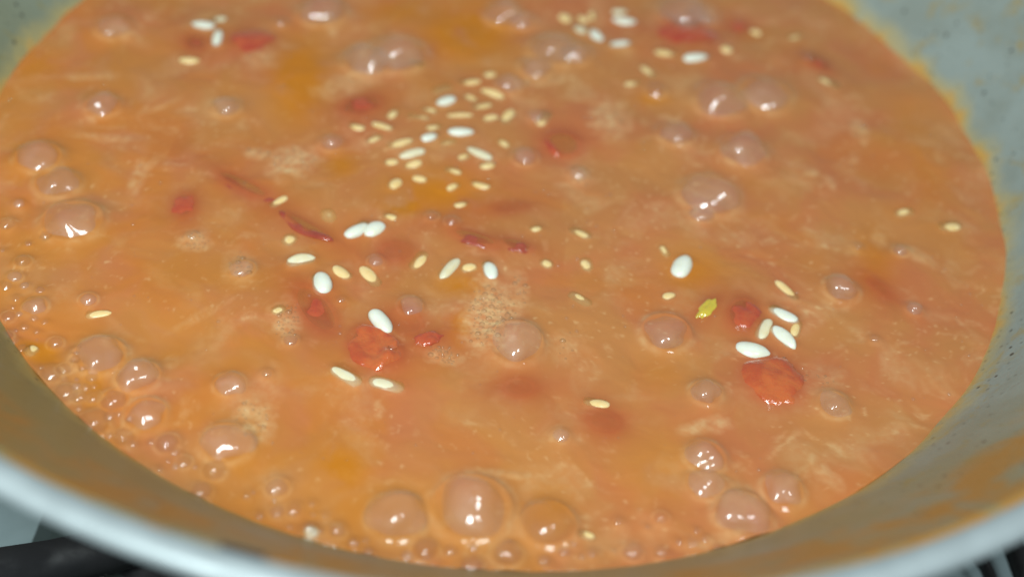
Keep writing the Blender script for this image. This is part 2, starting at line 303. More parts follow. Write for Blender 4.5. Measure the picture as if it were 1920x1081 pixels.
# ------------------------------------------------------------------ material helpers
class NT:
    def __init__(self, name):
        self.m = bpy.data.materials.new(name)
        self.m.use_nodes = True
        self.t = self.m.node_tree
        self.t.nodes.clear()
        self.out = self.t.nodes.new('ShaderNodeOutputMaterial')
    def n(self, kind, **kw):
        nd = self.t.nodes.new('ShaderNode' + kind)
        for k, v in kw.items():
            setattr(nd, k, v)
        return nd
    def put(self, sock, v):
        if isinstance(v, bpy.types.NodeSocket):
            self.t.links.new(v, sock)
        elif v is not None:
            if hasattr(sock.default_value, '__len__') and not hasattr(v, '__len__'):
                v = (v, v, v, 1)
            if hasattr(v, '__len__') and len(v) == 3 and len(sock.default_value) == 4:
                v = (*v, 1)
            sock.default_value = v
    def coord(self):
        return self.n('TexCoord').outputs['Object']
    def noise(self, vec, scale, detail=3, rough=.5, dist=0.0):
        nd = self.n('TexNoise')
        self.put(nd.inputs['Vector'], vec)
        nd.inputs['Scale'].default_value = scale
        nd.inputs['Detail'].default_value = detail
        nd.inputs['Roughness'].default_value = rough
        nd.inputs['Distortion'].default_value = dist
        return nd.outputs['Fac']
    def ramp(self, v, lo, hi, a=0.0, b=1.0, smooth=True):
        nd = self.n('MapRange')
        if smooth:
            nd.interpolation_type = 'SMOOTHSTEP'
        self.put(nd.inputs['Value'], v)
        nd.inputs['From Min'].default_value = lo
        nd.inputs['From Max'].default_value = hi
        nd.inputs['To Min'].default_value = a
        nd.inputs['To Max'].default_value = b
        return nd.outputs['Result']
    def math(self, op, a, b=None, clamp=False):
        nd = self.n('Math', operation=op, use_clamp=clamp)
        self.put(nd.inputs[0], a)
        if b is not None:
            self.put(nd.inputs[1], b)
        return nd.outputs[0]
    def mix(self, f, a, b):
        nd = self.n('Mix', data_type='RGBA')
        self.put(nd.inputs['Factor'], f)
        self.put(nd.inputs[6], a)
        self.put(nd.inputs[7], b)
        return nd.outputs[2]
    def attr(self, name):
        return self.n('Attribute', attribute_name=name).outputs['Fac']
    def bump(self, h, strength, dist):
        nd = self.n('Bump')
        nd.inputs['Strength'].default_value = strength
        nd.inputs['Distance'].default_value = dist
        self.put(nd.inputs['Height'], h)
        return nd.outputs['Normal']
    def shader(self, kind, **inp):
        nd = self.n(kind)
        for k, v in inp.items():
            self.put(nd.inputs[k.replace('_', ' ')], v)
        return nd.outputs[0]
    def mixs(self, f, a, b):
        nd = self.n('MixShader')
        self.put(nd.inputs[0], f)
        self.t.links.new(a, nd.inputs[1])
        self.t.links.new(b, nd.inputs[2])
        return nd.outputs[0]
    def fresnel(self, ior, normal=None):
        nd = self.n('Fresnel')
        nd.inputs['IOR'].default_value = ior
        if normal is not None:
            self.put(nd.inputs['Normal'], normal)
        return nd.outputs[0]
    def done(self, surf=None, vol=None):
        if surf is not None:
            self.t.links.new(surf, self.out.inputs['Surface'])
        if vol is not None:
            self.t.links.new(vol, self.out.inputs['Volume'])
        return self.m

BROTH = (0.585, 0.232, 0.076)
BROTH_RED = (0.575, 0.180, 0.070)
BROTH_OIL = (0.63, 0.205, 0.010)
CREAM = (0.68, 0.48, 0.24)

def soup_material():
    t = NT("soup_broth")
    co = t.coord()
    oil, red, pale = t.attr("oil"), t.attr("red"), t.attr("pale")
    grain = t.noise(co, 520, 2, .6)
    c = t.mix(t.attr("tone"), BROTH, BROTH_RED)
    c = t.mix(oil, c, BROTH_OIL)
    pale = t.math('MULTIPLY', pale, t.ramp(grain, .28, .62, .45, 1.05), True)
    c = t.mix(pale, c, CREAM)
    c = t.mix(t.math('MULTIPLY', red, .75), c, (0.46, 0.075, 0.028))
    body = t.mixs(t.attr("clear"), t.shader('BsdfDiffuse', Color=c), t.shader('BsdfTransparent'))
    gl = t.shader('BsdfGlossy', Color=(1, 1, 1), Roughness=.08)
    surf = t.mixs(t.fresnel(1.44), body, gl)
    vc = (0.994, 0.775, 0.31)
    va = t.n('AddShader')
    t.t.links.new(t.shader('VolumeScatter', Color=vc, Density=800.0, Anisotropy=0.0), va.inputs[0])
    t.t.links.new(t.shader('VolumeAbsorption', Color=vc, Density=800.0), va.inputs[1])
    return t.done(surf, va.outputs[0])

def film_material(name, colour, rimcol, base, edge, gloss, sheen):
    t = NT(name)
    fr = t.fresnel(1.33)
    body = t.math('ADD', base, t.ramp(fr, .08, .45, 0, edge))
    col = t.mix(t.ramp(fr, .03, .15), colour, rimcol)
    milk = t.mixs(.4, t.shader('BsdfDiffuse', Color=col), t.shader('BsdfTranslucent', Color=col))
    s = t.mixs(body, t.shader('BsdfTransparent', Color=(1.0, 0.995, 0.99)), milk)
    s = t.mixs(sheen, s, t.shader('BsdfGlossy', Color=(0.92, 0.92, 1.0), Roughness=.52))
    g = t.shader('BsdfGlossy', Color=(1, 1, 1), Roughness=.09)
    s = t.mixs(t.math('MINIMUM', t.math('MULTIPLY', fr, gloss), .05), s, g)
    return t.done(s)

def rice_material(name, ca, cb):
    t = NT(name)
    co = t.coord()
    c = t.mix(t.ramp(t.noise(co, 2.2, 3, .5), .35, .75), ca, cb)
    return t.done(t.shader('BsdfPrincipled', Base_Color=c, Roughness=.28, Subsurface_Weight=.35,
                           Subsurface_Radius=(.8, .7, .5), Subsurface_Scale=.0012))

def tomato_material(name, a, b, gloss=.14, relief=.3):
    t = NT(name)
    co = t.coord()
    n1 = t.noise(co, 200, 3, .5, .3)
    n2 = t.noise(co, 620, 3, .6)
    c = t.mix(t.ramp(n1, .35, .68), a, b)
    nr = t.bump(t.math('ADD', n1, t.math('MULTIPLY', n2, .6)), relief, .0012)
    return t.done(t.shader('BsdfPrincipled', Base_Color=c, Roughness=gloss, Normal=nr, Subsurface_Weight=.3,
                           Subsurface_Radius=(1.0, .25, .1), Subsurface_Scale=.0015, Coat_Weight=1.0, Coat_Roughness=.06))

def pan_material():
    t = NT("pan_ceramic_coating")
    co = t.coord()
    sep = t.n('SeparateXYZ')
    t.put(sep.inputs[0], co)
    z, y, x = sep.outputs[2], sep.outputs[1], sep.outputs[0]
    z = t.math('SUBTRACT', z, 0.036)          # height above the broth
    c = t.mix(t.ramp(t.noise(co, 55, 4, .6), .35, .65), (0.275, 0.325, 0.31), (0.235, 0.27, 0.245))
    # speckle of the coating
    vo = t.n('TexVoronoi')
    t.put(vo.inputs['Vector'], co)
    vo.inputs['Scale'].default_value = 210
    sp = t.math('MULTIPLY', t.ramp(vo.outputs['Distance'], .08, .15, 1, 0), t.ramp(t.noise(co, 60, 2), .42, .55))
    vo2 = t.n('TexVoronoi')
    t.put(vo2.inputs['Vector'], co)
    vo2.inputs['Scale'].default_value = 360
    sp2 = t.math('MULTIPLY', t.ramp(vo2.outputs['Distance'], .10, .24, 1, 0), t.ramp(t.noise(co, 80, 2), .40, .56))
    # dried splashes of broth
    st = t.noise(co, 70, 5, .62, .8)
    band = t.ramp(z, .016, .026)
    near = t.ramp(y, .03, -.03)
    st_n = t.math('MULTIPLY', t.math('MULTIPLY', t.ramp(st, .38, .56), band), near)
    left = t.math('MULTIPLY', t.ramp(x, -.02, -.09), near)
    st_l = t.math('MULTIPLY', t.math('MULTIPLY', t.ramp(t.noise(co, 48, 4, .6), .22, .5), left), 1.0)
    st_f = t.math('MULTIPLY', t.ramp(t.noise(co, 85, 6, .7, .6), .53, .64), .75)
    c = t.mix(st_f, c, (0.31, 0.25, 0.12))
    c = t.mix(t.math('MULTIPLY', st_l, .9), c, (0.25, 0.19, 0.040))
    film = t.math('MULTIPLY', t.ramp(y, -.06, -.125, 0, .75), t.ramp(t.noise(co, 40, 3), .25, .6, .45, 1))
    c = t.mix(film, c, (0.255, 0.215, 0.085))
    c = t.mix(t.ramp(x, -.05, -.125, 0, .6), c, (0.17, 0.19, 0.105))  # greenish film; the left wall's weaker light is painted in too
    c = t.mix(t.math('MULTIPLY', st_n, .9), c, (0.40, 0.19, 0.035))
    wob = t.math('ADD', z, t.math('MULTIPLY', t.math('SUBTRACT', t.noise(co, 75, 4, .6), .5), .012))
    c = t.mix(t.ramp(wob, .0005, .0060, .62, 0), c, (0.46, 0.36, 0.13))
    c = t.mix(t.ramp(wob, -.001, .0022, .9, 0), c, (0.56, 0.30, 0.06))
    c = t.mix(t.math('MULTIPLY', t.math('MAXIMUM', sp, t.math('MULTIPLY', sp2, .4)), .9), c, (0.035, 0.035, 0.03))
    nr = t.bump(t.noise(co, 500, 3, .6), .15, .001)
    return t.done(t.shader('BsdfPrincipled', Base_Color=c, Roughness=.38, Normal=nr))

def metal_material(name, colour, rough, metallic=1.0):
    t = NT(name)
    co = t.coord()
    c = t.mix(t.ramp(t.noise(co, 60, 4, .6), .4, .7, 0, .35), colour, tuple(k * .7 for k in colour))
    r = t.ramp(t.noise(co, 130, 3), .3, .7, rough * .8, rough * 1.25)
    return t.done(t.shader('BsdfPrincipled', Base_Color=c, Roughness=r, Metallic=metallic))

M_SOUP = soup_material()
M_FILM = [film_material("bubble_film_clear", (0.98, 0.74, 0.54), (0.98, 0.74, 0.46), .03, .10, 2.6, .008),
          film_material("bubble_film_milky_sheen", (0.98, 0.80, 0.71), (0.98, 0.76, 0.50), .095, .13, 2.6, .022),  # milky film; the dome's soft pale reflection is painted into its colour
          film_material("bubble_film_brown", (0.66, 0.36, 0.27), (0.96, 0.66, 0.44), .10, .10, 2.8, .016)]
M_FROTH = film_material("froth_film", (0.60, 0.46, 0.27), (0.80, 0.64, 0.40), .14, .34, .7, .0)
M_RICE = rice_material("rice_white", (0.72, 0.735, 0.65), (0.68, 0.67, 0.54))
M_SOAK = rice_material("rice_soaked", (0.78, 0.58, 0.29), (0.74, 0.50, 0.20))
M_CREAM = rice_material("rice_cream", (0.72, 0.66, 0.48), (0.68, 0.58, 0.36))
M_TOM = tomato_material("tomato_flesh", (0.47, 0.090, 0.032), (0.40, 0.055, 0.026))
M_TOM2 = tomato_material("tomato_flesh_orange", (0.52, 0.125, 0.034), (0.44, 0.078, 0.026), .12, .36)
M_SKIN = tomato_material("tomato_skin", (0.38, 0.075, 0.038), (0.32, 0.050, 0.028), .10)
M_VEG = tomato_material("vegetable_yellow", (0.58, 0.44, 0.05), (0.50, 0.33, 0.04), .2)
M_PAN = pan_material()
M_RIM = metal_material("rim_metal", (0.36, 0.41, 0.43), .5, .3)
M_STOVE = metal_material("stove_sheet", (0.24, 0.31, 0.33), .45, .2)
M_TRAY = metal_material("dark_enamel", (0.040, 0.055, 0.055), .35, 0.0)
M_IRON = metal_material("cast_iron", (0.008, 0.008, 0.010), .8, 0.0)

# ------------------------------------------------------------------ object helpers
def mesh_obj(name, verts, faces, mat, parent=None, smooth=True):
    me = bpy.data.meshes.new(name)
    me.from_pydata(verts, [], faces)
    if smooth:
        me.polygons.foreach_set("use_smooth", [True] * len(me.polygons))
    me.materials.append(mat)
    me.update()
    o = bpy.data.objects.new(name, me)
    COL.objects.link(o)
    if parent is not None:
        o.parent = parent
    return o

def tag(o, label, cat, group=None):
    o["label"] = label
    o["category"] = cat
    if group:
        o["group"] = group
    return o

def lathe(profile, seg):
    v, f = [], []
    for r, z in profile:
        for k in range(seg):
            a = 2 * math.pi * k / seg
            v.append((r * math.cos(a), r * math.sin(a), z))
    for i in range(len(profile) - 1):
        for k in range(seg):
            k2 = (k + 1) % seg
            f.append((i * seg + k, i * seg + k2, (i + 1) * seg + k2, (i + 1) * seg + k))
    return v, f

# ------------------------------------------------------------------ stove
STOVE_Z = -0.062
sv, sf = [], []
stove = mesh_obj("stove_top", [(-.45, -.40, STOVE_Z - .02), (.45, -.40, STOVE_Z - .02), (.45, .45, STOVE_Z - .02), (-.45, .45, STOVE_Z - .02),
                               (-.45, -.40, STOVE_Z), (.45, -.40, STOVE_Z), (.45, .45, STOVE_Z), (-.45, .45, STOVE_Z)],
                 [(0, 3, 2, 1), (4, 5, 6, 7), (0, 1, 5, 4), (1, 2, 6, 5), (2, 3, 7, 6), (3, 0, 4, 7)], M_STOVE, smooth=False)
stove["kind"] = "structure"

def bar_mesh(path, w, h):
    """a rounded bar swept along a path"""
    prof = [(-w / 2, -h / 2), (w / 2, -h / 2), (w / 2, h * .2), (w * .3, h / 2), (-w * .3, h / 2), (-w / 2, h * .2)]
    n = len(prof)
    v, f = [], []
    P = [Vector(p) for p in path]
    for i, p in enumerate(P):
        d = (P[min(i + 1, len(P) - 1)] - P[max(i - 1, 0)]).normalized()
        s = d.cross(Vector((0, 0, 1))).normalized()
        u = s.cross(d)
        for a, b in prof:
            v.append(tuple(p + s * a + u * b))
    for i in range(len(P) - 1):
        for k in range(n):
            f.append((i * n + k, i * n + (k + 1) % n, (i + 1) * n + (k + 1) % n, (i + 1) * n + k))
    f.append(tuple(range(n))[::-1])
    f.append(tuple(range((len(P) - 1) * n, len(P) * n)))
    return v, f

tray = mesh_obj("drip_tray", [(-.097, -.24, STOVE_Z + .0012), (.112, -.24, STOVE_Z + .0012), (.112, .2, STOVE_Z + .0012), (-.097, .2, STOVE_Z + .0012),
                             (-.101, -.244, STOVE_Z + .0006), (.116, -.244, STOVE_Z + .0006), (.116, .204, STOVE_Z + .0006), (-.101, .204, STOVE_Z + .0006)],
                [(0, 1, 2, 3), (4, 5, 1, 0), (5, 6, 2, 1), (6, 7, 3, 2), (7, 4, 0, 3)], M_TRAY, smooth=False)
tag(tray, "dark drip tray on the stove under the pan's near left rim", "drip tray")

grate = bpy.data.objects.new("pan_support", None)
COL.objects.link(grate)
grate.location = (0, 0, STOVE_Z)
tag(grate, "black cast iron pan support showing under the pan's near rim", "pan support")
ZT = -0.0405 - STOVE_Z
ring = [(.118 * math.cos(a), .118 * math.sin(a), .010) for a in np.linspace(0, 2 * math.pi, 49)]
mesh_obj("ring", *bar_mesh(ring, .007, .008), M_IRON, grate)
for ang, tip in ((140, .16), (50, .16)):
    a = math.radians(ang)
    path = []
    for k in range(13):
        u = k / 12
        r = .045 + (tip - .045) * u
        aa = a + .10 * math.sin(u * 2.4)
        zz = ZT if u < .8 else ZT - (ZT - .004) * ((u - .8) / .2) ** 1.5
        path.append((r * math.cos(aa), r * math.sin(aa), zz))
    mesh_obj("arm", *bar_mesh(path, .008, .008), M_IRON, grate)
def arm(points, z, w, h):
    mesh_obj("arm", *bar_mesh([(px / 1000, py / 1000, z - STOVE_Z) for px, py in points], w, h), M_IRON, grate)
arm([(-118, -121), (-108.8, -117.2), (-99.6, -112.8), (-88.9, -109.2), (-78.2, -104.5), (-65.3, -96.7), (-48, -84), (-30, -60)], -.0465, .0085, .009)
arm([(139.4, -85.1), (139.6, -79.1), (139, -74.1), (138.3, -68.9), (136.4, -64.3), (130, -56), (118, -48), (60, -30)], -.0500, .0032, .006)
arm([(133.4, -83.1), (133.0, -79.3), (132.1, -75.5), (130.8, -72.9), (128.8, -68.8), (118, -60)], -.0540, .0016, .004)
burner = bpy.data.objects.new("gas_burner", None)
COL.objects.link(burner)
burner.location = (0, 0, STOVE_Z)
tag(burner, "dark burner bowl in the stove below the pan", "burner")
mesh_obj("drip_bowl", *lathe([(.0, .002), (.112, .002), (.122, .006), (.127, .006), (.128, .0015)], 96), M_IRON, burner)
mesh_obj("burner_head", *lathe([(.0, .016), (.030, .016), (.036, .012), (.036, .0025)], 48), M_IRON, burner)

# ------------------------------------------------------------------ pan
pan = bpy.data.objects.new("cooking_pan", None)
COL.objects.link(pan)
pan.location = (0, 0, -0.036)
tag(pan, "wide grey speckled pan stained orange inside with a bright metal rim", "pan")
Z0 = 0.036
inner = [(.0, .0025), (.05, .0025), (.088, .003), (.103, .007), (.114, .0155), (.1225, .0255), (.130, Z0 + .000),
         (.1345, Z0 + .0062), (.1395, Z0 + .0130), (.146, Z0 + .0217), (.1515, Z0 + .0288), (.157, Z0 + .0358), (.1615, Z0 + .0415), (.1651, Z0 + .0458)]
outer = [(.1662, Z0 + .0440), (.159, Z0 + .034), (.146, Z0 + .0165), (.133, Z0 - .0015), (.118, .0150), (.106, .0045), (.092, .0), (.0, .0)]
mesh_obj("bowl", *lathe(inner + outer, 192), M_PAN, pan)
rimp = []
for k in range(13):
    a = math.pi * (1.08 - 1.35 * k / 12)
    rimp.append((.1679 + .0028 * math.cos(a), Z0 + .0458 + .0019 * math.sin(a)))
rimp.append((.1660, Z0 + .0430))
rimp.append(rimp[0])
mesh_obj("rim", *lathe(rimp, 192), M_RIM, pan)

def rim_arc(name, a0, a1, r, z, w, h, mat):
    pts = [(r * math.cos(math.radians(a)), r * math.sin(math.radians(a)), z) for a in np.linspace(a0, a1, 9)]
    return mesh_obj(name, *bar_mesh(pts, w, h), mat, pan)
rim_arc("rim_dark_line", -101.0, -98.6, .1651, Z0 + .0470, .0006, .0006, M_IRON)  # thin dark line laid on the rim's inner edge

# ------------------------------------------------------------------ soup: one closed body of broth, its top a fine sheet shaped by the boil
NR, NTH = 320, 1500
RS = 0.1305
rad = np.linspace(0.0004, RS, NR)
th = np.linspace(0, 2 * np.pi, NTH, endpoint=False)
RR, TT = np.meshgrid(rad, th, indexing='ij')
X, Y = (RR * np.cos(TT)).ravel() * 1000, (RR * np.sin(TT)).ravel() * 1000      # mm
H = np.zeros_like(X)
for k in range(26):                                     # slow swell of the simmer
    a = np.random.uniform(0, 2 * np.pi)
    wl = np.random.uniform(11, 46)
    H += (wl / 46) * .11 * np.sin((X * np.cos(a) + Y * np.sin(a)) * 2 * np.pi / wl + np.random.uniform(0, 6.28))
foam = np.zeros_like(X)
oil = np.zeros_like(X)
red = np.zeros_like(X)
thin = np.zeros_like(X)

_P = np.random.permutation(256)
_P = np.concatenate([_P, _P, _P])
_G = np.stack([np.cos(np.arange(256) * 2.399), np.sin(np.arange(256) * 2.399)], 1)
def perlin(x, y):
    xi, yi = np.floor(x).astype(int), np.floor(y).astype(int)
    xf, yf = x - xi, y - yi
    u, v = xf ** 3 * (xf * (xf * 6 - 15) + 10), yf ** 3 * (yf * (yf * 6 - 15) + 10)
    xi &= 255
    yi &= 255
    def g(a, b):
        h = _G[_P[_P[(xi + a) & 255] + ((yi + b) & 255)]]
        return h[:, 0] * (xf - a) + h[:, 1] * (yf - b)
    n0 = g(0, 0) * (1 - u) + g(1, 0) * u
    n1 = g(0, 1) * (1 - u) + g(1, 1) * u
    return n0 * (1 - v) + n1 * v
def fbm(x, y, octs, rough=.5):
    s, a, t = 0, 1, 0
    for o_ in range(octs):
        s = s + a * perlin(x * 2 ** o_ + 17.3 * o_, y * 2 ** o_ - 9.1 * o_)
        t += a
        a *= rough
    return s / t * 1.6
def sstep(v, lo, hi):
    t = np.clip((v - lo) / (hi - lo), 0, 1)
    return t * t * (3 - 2 * t)

def near(x, y, r):
    return np.nonzero((np.abs(X - x) < r) & (np.abs(Y - y) < r))[0]

def local(idx, x, y, ang):
    t = math.radians(ang)
    dx, dy = X[idx] - x, Y[idx] - y
    return dx * math.cos(t) + dy * math.sin(t), -dx * math.sin(t) + dy * math.cos(t)

for x, y, a, b, ang, s, n in FROTH:
    a, b = a * .85, b * .85
    i = near(x, y, max(a, b) * 2.2)
    u, v = local(i, x, y, ang)
    d = np.sqrt((u / a) ** 2 + (v / b) ** 2)
    foam[i] = np.maximum(foam[i], s * np.clip(1.6 - d - .55 * fbm(X[i] / 4, Y[i] / 4, 3), 0, 1) ** .8)
    H[i] += .25 * s * np.exp(-d * d * 1.5)
for x, y, a, b, ang, s in OIL:
    i = near(x, y, max(a, b) * 2.4)
    u, v = local(i, x, y, ang)
    oil[i] = np.maximum(oil[i], s * np.exp(-((u / a) ** 2 + (v / b) ** 2)))
for x, y, L, W, ang, lv, lb in GRAINS:
    i = near(x, y, L + 4)
    u, v = local(i, x, y, ang)
    d = np.maximum(np.hypot(np.maximum(np.abs(u) - (L - W) / 2, 0), v) - W * (.33 if lv > .6 else .42), 0)
    if lv > .4:
        H[i] += .42 * np.exp(-(d / 1.3) ** 2)
    elif lv > -.2:
        H[i] += .16 * np.exp(-(d / 1.2) ** 2)
    thin[i] = np.maximum(thin[i], (.80 if lv > .6 else .66) * np.exp(-(d / (.12 * W + .30)) ** 2))
for x, y, a, b, ang, lv, st, lb in TOMATOES + VEGETABLES:
    i = near(x, y, max(a, b) * 2.0 + 4)
    u, v = local(i, x, y, ang)
    d = np.sqrt((u / a) ** 2 + (v / b) ** 2)
    dd = np.maximum(d - .9, 0) * min(a, b)
    H[i] += (.40 if lv > .2 else .12) * np.exp(-dd / 1.1)
    red[i] = np.maximum(red[i], .85 * np.exp(-dd / 3.2))
    core = np.maximum(d - .55, 0) * min(a, b)
    thin[i] = np.maximum(thin[i], (.62 if lv > -.2 else .36) * np.exp(-(core / (.16 * min(a, b) + .5)) ** 2))
# swirls: the broth's colours are drawn out by the flow
wx = X + 6 * fbm(X / 34 + 3, Y / 34, 2) + 3.0 * fbm(X / 11, Y / 11 + 8, 2)
wy = Y + 6 * fbm(X / 34 - 7, Y / 34 + 5, 2) + 3.0 * fbm(X / 11 + 40, Y / 11, 2)
tone = sstep(fbm(wx / 26, wy / 26, 4, .55), -.35, .45)
oilm = np.clip(1.35 * oil, 0, 1) * sstep(fbm(wx / 9 + 11, wy / 9, 4), -.7, 0)
oilm = np.maximum(oilm, .50 * sstep(-X - .8 * Y, 10, 130) * sstep(fbm(wx / 16 + 2, wy / 16, 3), -.4, .3))
oilm = np.maximum(oilm, .30 * sstep(fbm(wx / 30 + 60, wy / 30 + 60, 3), .12, .55))
fleck = sstep(fbm(wx / 5.6, wy / 4.4, 4, .55), .12, .66) * sstep(fbm(X / 30 + 20, Y / 30 + 31, 2), -.30, .25)
fine = sstep(fbm(X / 2.0 + 5, Y / 2.0, 2, .6), .34, .72) * sstep(fbm(X / 24 - 20, Y / 24 + 3, 2), -.3, .2)
cloud = .26 * sstep(fbm(wx / 14 + 9, wy / 14 - 4, 4), -.05, .55)
fro = np.clip(foam * .9 * (.62 + .75 * fbm(wx / 3.2 + 31, wy / 3.2, 4, .6)) * 1.15, 0, 1)
pale = np.maximum(np.maximum(.38 * fleck, .44 * fine) * (1 - .7 * oilm) + cloud * (1 - oilm), .92 * fro)
for x, y, r, k in BUBBLES:      # starch gathers round the foot of a bubble
    if r > 1.6:
        i = near(x, y, r * 1.7)
        d = np.hypot(X[i] - x, Y[i] - y)
        pale[i] = np.maximum(pale[i], .34 * np.exp(-((d - r * 1.10) / (.16 * r)) ** 2) * (.6 + .8 * fbm(X[i] / 5, Y[i] / 5, 2)))
pale = np.clip(pale, 0, 1)
clear = np.clip(.34 - .30 * pale - .06 * tone, .05, .7)
clear = np.maximum(clear, thin)
H += .10 * fro * fbm(X / 1.6, Y / 1.6, 2) + .24 * fbm(wx / 9, wy / 9, 3)
hb = np.zeros_like(X)
for x, y, r, k in BUBBLES:
    A = min(1.3, .17 * r + .22)
    lam = .55 + .15 * r
    i = near(x, y, r + 9)
    d = np.hypot(X[i] - x, Y[i] - y)
    out = A * np.exp(-np.maximum(d - r, 0) / lam)
    ins = A - .05 * r * (1 - np.minimum(d / r, 1) ** 2)
    hb[i] = np.where(d < r, ins, np.maximum(hb[i], out))
H += hb
rr = np.hypot(X, Y)
H += .35 * np.exp(-np.maximum(130.3 - rr, 0) / 1.6)
Zt = H / 1000

base_v = np.stack([X / 1000, Y / 1000, Zt], 1)
nt = len(base_v)
centre = len(base_v)
extra = [[0, 0, Zt[:NTH].mean()]]
low1 = centre + 1
for rr_, zz_ in ((0.121, -0.012), (0.108, -0.020)):
    for t_ in th:
        extra.append([rr_ * math.cos(t_), rr_ * math.sin(t_), zz_])
bottom = len(base_v) + len(extra)
extra.append([0, 0, -0.020])
V = np.concatenate([base_v, np.array(extra)])
k = np.arange(NTH)
k2 = (k + 1) % NTH
quads = []
for i in range(NR - 1):
    quads.append(np.stack([i * NTH + k, (i + 1) * NTH + k, (i + 1) * NTH + k2, i * NTH + k2], 1))
e0 = (NR - 1) * NTH
quads.append(np.stack([e0 + k, low1 + k, low1 + k2, e0 + k2], 1))
quads.append(np.stack([low1 + k, low1 + NTH + k, low1 + NTH + k2, low1 + k2], 1))
Q = np.concatenate(quads)
Tr = np.concatenate([np.stack([np.full(NTH, centre), k, k2], 1), np.stack([np.full(NTH, bottom), low1 + NTH + k2, low1 + NTH + k], 1)])
me = bpy.data.meshes.new("soup")
me.vertices.add(len(V))
me.vertices.foreach_set("co", V.astype(np.float32).ravel())
nl = Q.size + Tr.size
me.loops.add(nl)
me.loops.foreach_set("vertex_index", np.concatenate([Q.ravel(), Tr.ravel()]).astype(np.int32))
me.polygons.add(len(Q) + len(Tr))
starts = np.concatenate([np.arange(len(Q)) * 4, Q.size + np.arange(len(Tr)) * 3]).astype(np.int32)
me.polygons.foreach_set("loop_start", starts)
me.polygons.foreach_set("use_smooth", np.ones(len(Q) + len(Tr), dtype=bool))
me.update(calc_edges=True)
me.validate()
for nm, arr in (("pale", pale), ("tone", tone), ("oil", oilm), ("red", red), ("clear", clear)):
    at = me.attributes.new(nm, 'FLOAT', 'POINT')
    full = np.zeros(len(V), dtype=np.float32)
    full[:nt] = np.clip(arr, 0, 1)
    at.data.foreach_set("value", full)
me.materials.append(M_SOUP)
soup = bpy.data.objects.new("tomato_soup", me)
COL.objects.link(soup)
tag(soup, "thick orange tomato broth simmering with bubbles and froth in the pan", "soup")

# ------------------------------------------------------------------ bubbles on the soup (parts of it)
def cap_mesh(name, contact, nu, nv, wob, seed, mat):
    """unit-base spherical cap, slightly uneven"""
    ca = math.radians(contact)
    R = 1 / math.sin(ca)
    zc = -R * math.cos(ca)
    v, f = [(0, 0, zc + R)], []
    for j in range(1, nv + 1):
        p = ca * j / nv
        for i in range(nu):
            a = 2 * math.pi * i / nu
            x, y, z = R * math.sin(p) * math.cos(a), R * math.sin(p) * math.sin(a), zc + R * math.cos(p)
            n = noise.noise(Vector((x * 1.1 + seed * 7.3, y * 1.1, z * 1.1 + seed)))
            s = 1 + wob * n
            v.append((x * s, y * s, z * (1 + wob * n)))
    for i in range(nu):
        f.append((0, 1 + i, 1 + (i + 1) % nu))
    for j in range(nv - 1):
        for i in range(nu):
            a, b = 1 + j * nu + i, 1 + j * nu + (i + 1) % nu
            f.append((a, a + nu, b + nu, b))
    m = bpy.data.meshes.new(name)
    m.from_pydata(v, [], f)
    m.polygons.foreach_set("use_smooth", [True] * len(m.polygons))
    m.materials.append(mat)
    return m

CAPS = {}
for kk in range(3):
    for q in range(4):
        CAPS[kk, q] = cap_mesh("bubble", (62, 70, 78, 66)[q], 36, 12, .13, kk * 5 + q, M_FILM[kk])
def surf_h(x, y):
    i = near(x, y, .7)
    return float(np.mean(H[i])) if len(i) else 0.0
for n_, (x, y, r, kk) in enumerate(BUBBLES):
    A = min(1.3, .17 * r + .22)
    own = CAPS[kk, n_ % 4] if r < 2.6 else cap_mesh("bubble", random.uniform(58, 80), 44, 16, .32, n_ * 1.3 + .7, M_FILM[kk])
    o = bpy.data.objects.new("bubble", own)
    COL.objects.link(o)
    o.parent = soup
    i = near(x, y, r + 1)
    d = np.hypot(X[i] - x, Y[i] - y)
    ringh = H[i][np.abs(d - r) < .5]
    zb = float(np.mean(ringh)) if len(ringh) else A
    o.location = (x / 1000, y / 1000, (zb - .12) / 1000)
    o.rotation_euler = (random.uniform(-.06, .06), random.uniform(-.06, .06), random.uniform(0, 6.28))
    s = .94 * r / 1000
    o.scale = (s * random.uniform(.94, 1.06), s * random.uniform(.94, 1.06), s * random.uniform(.88, 1.0))

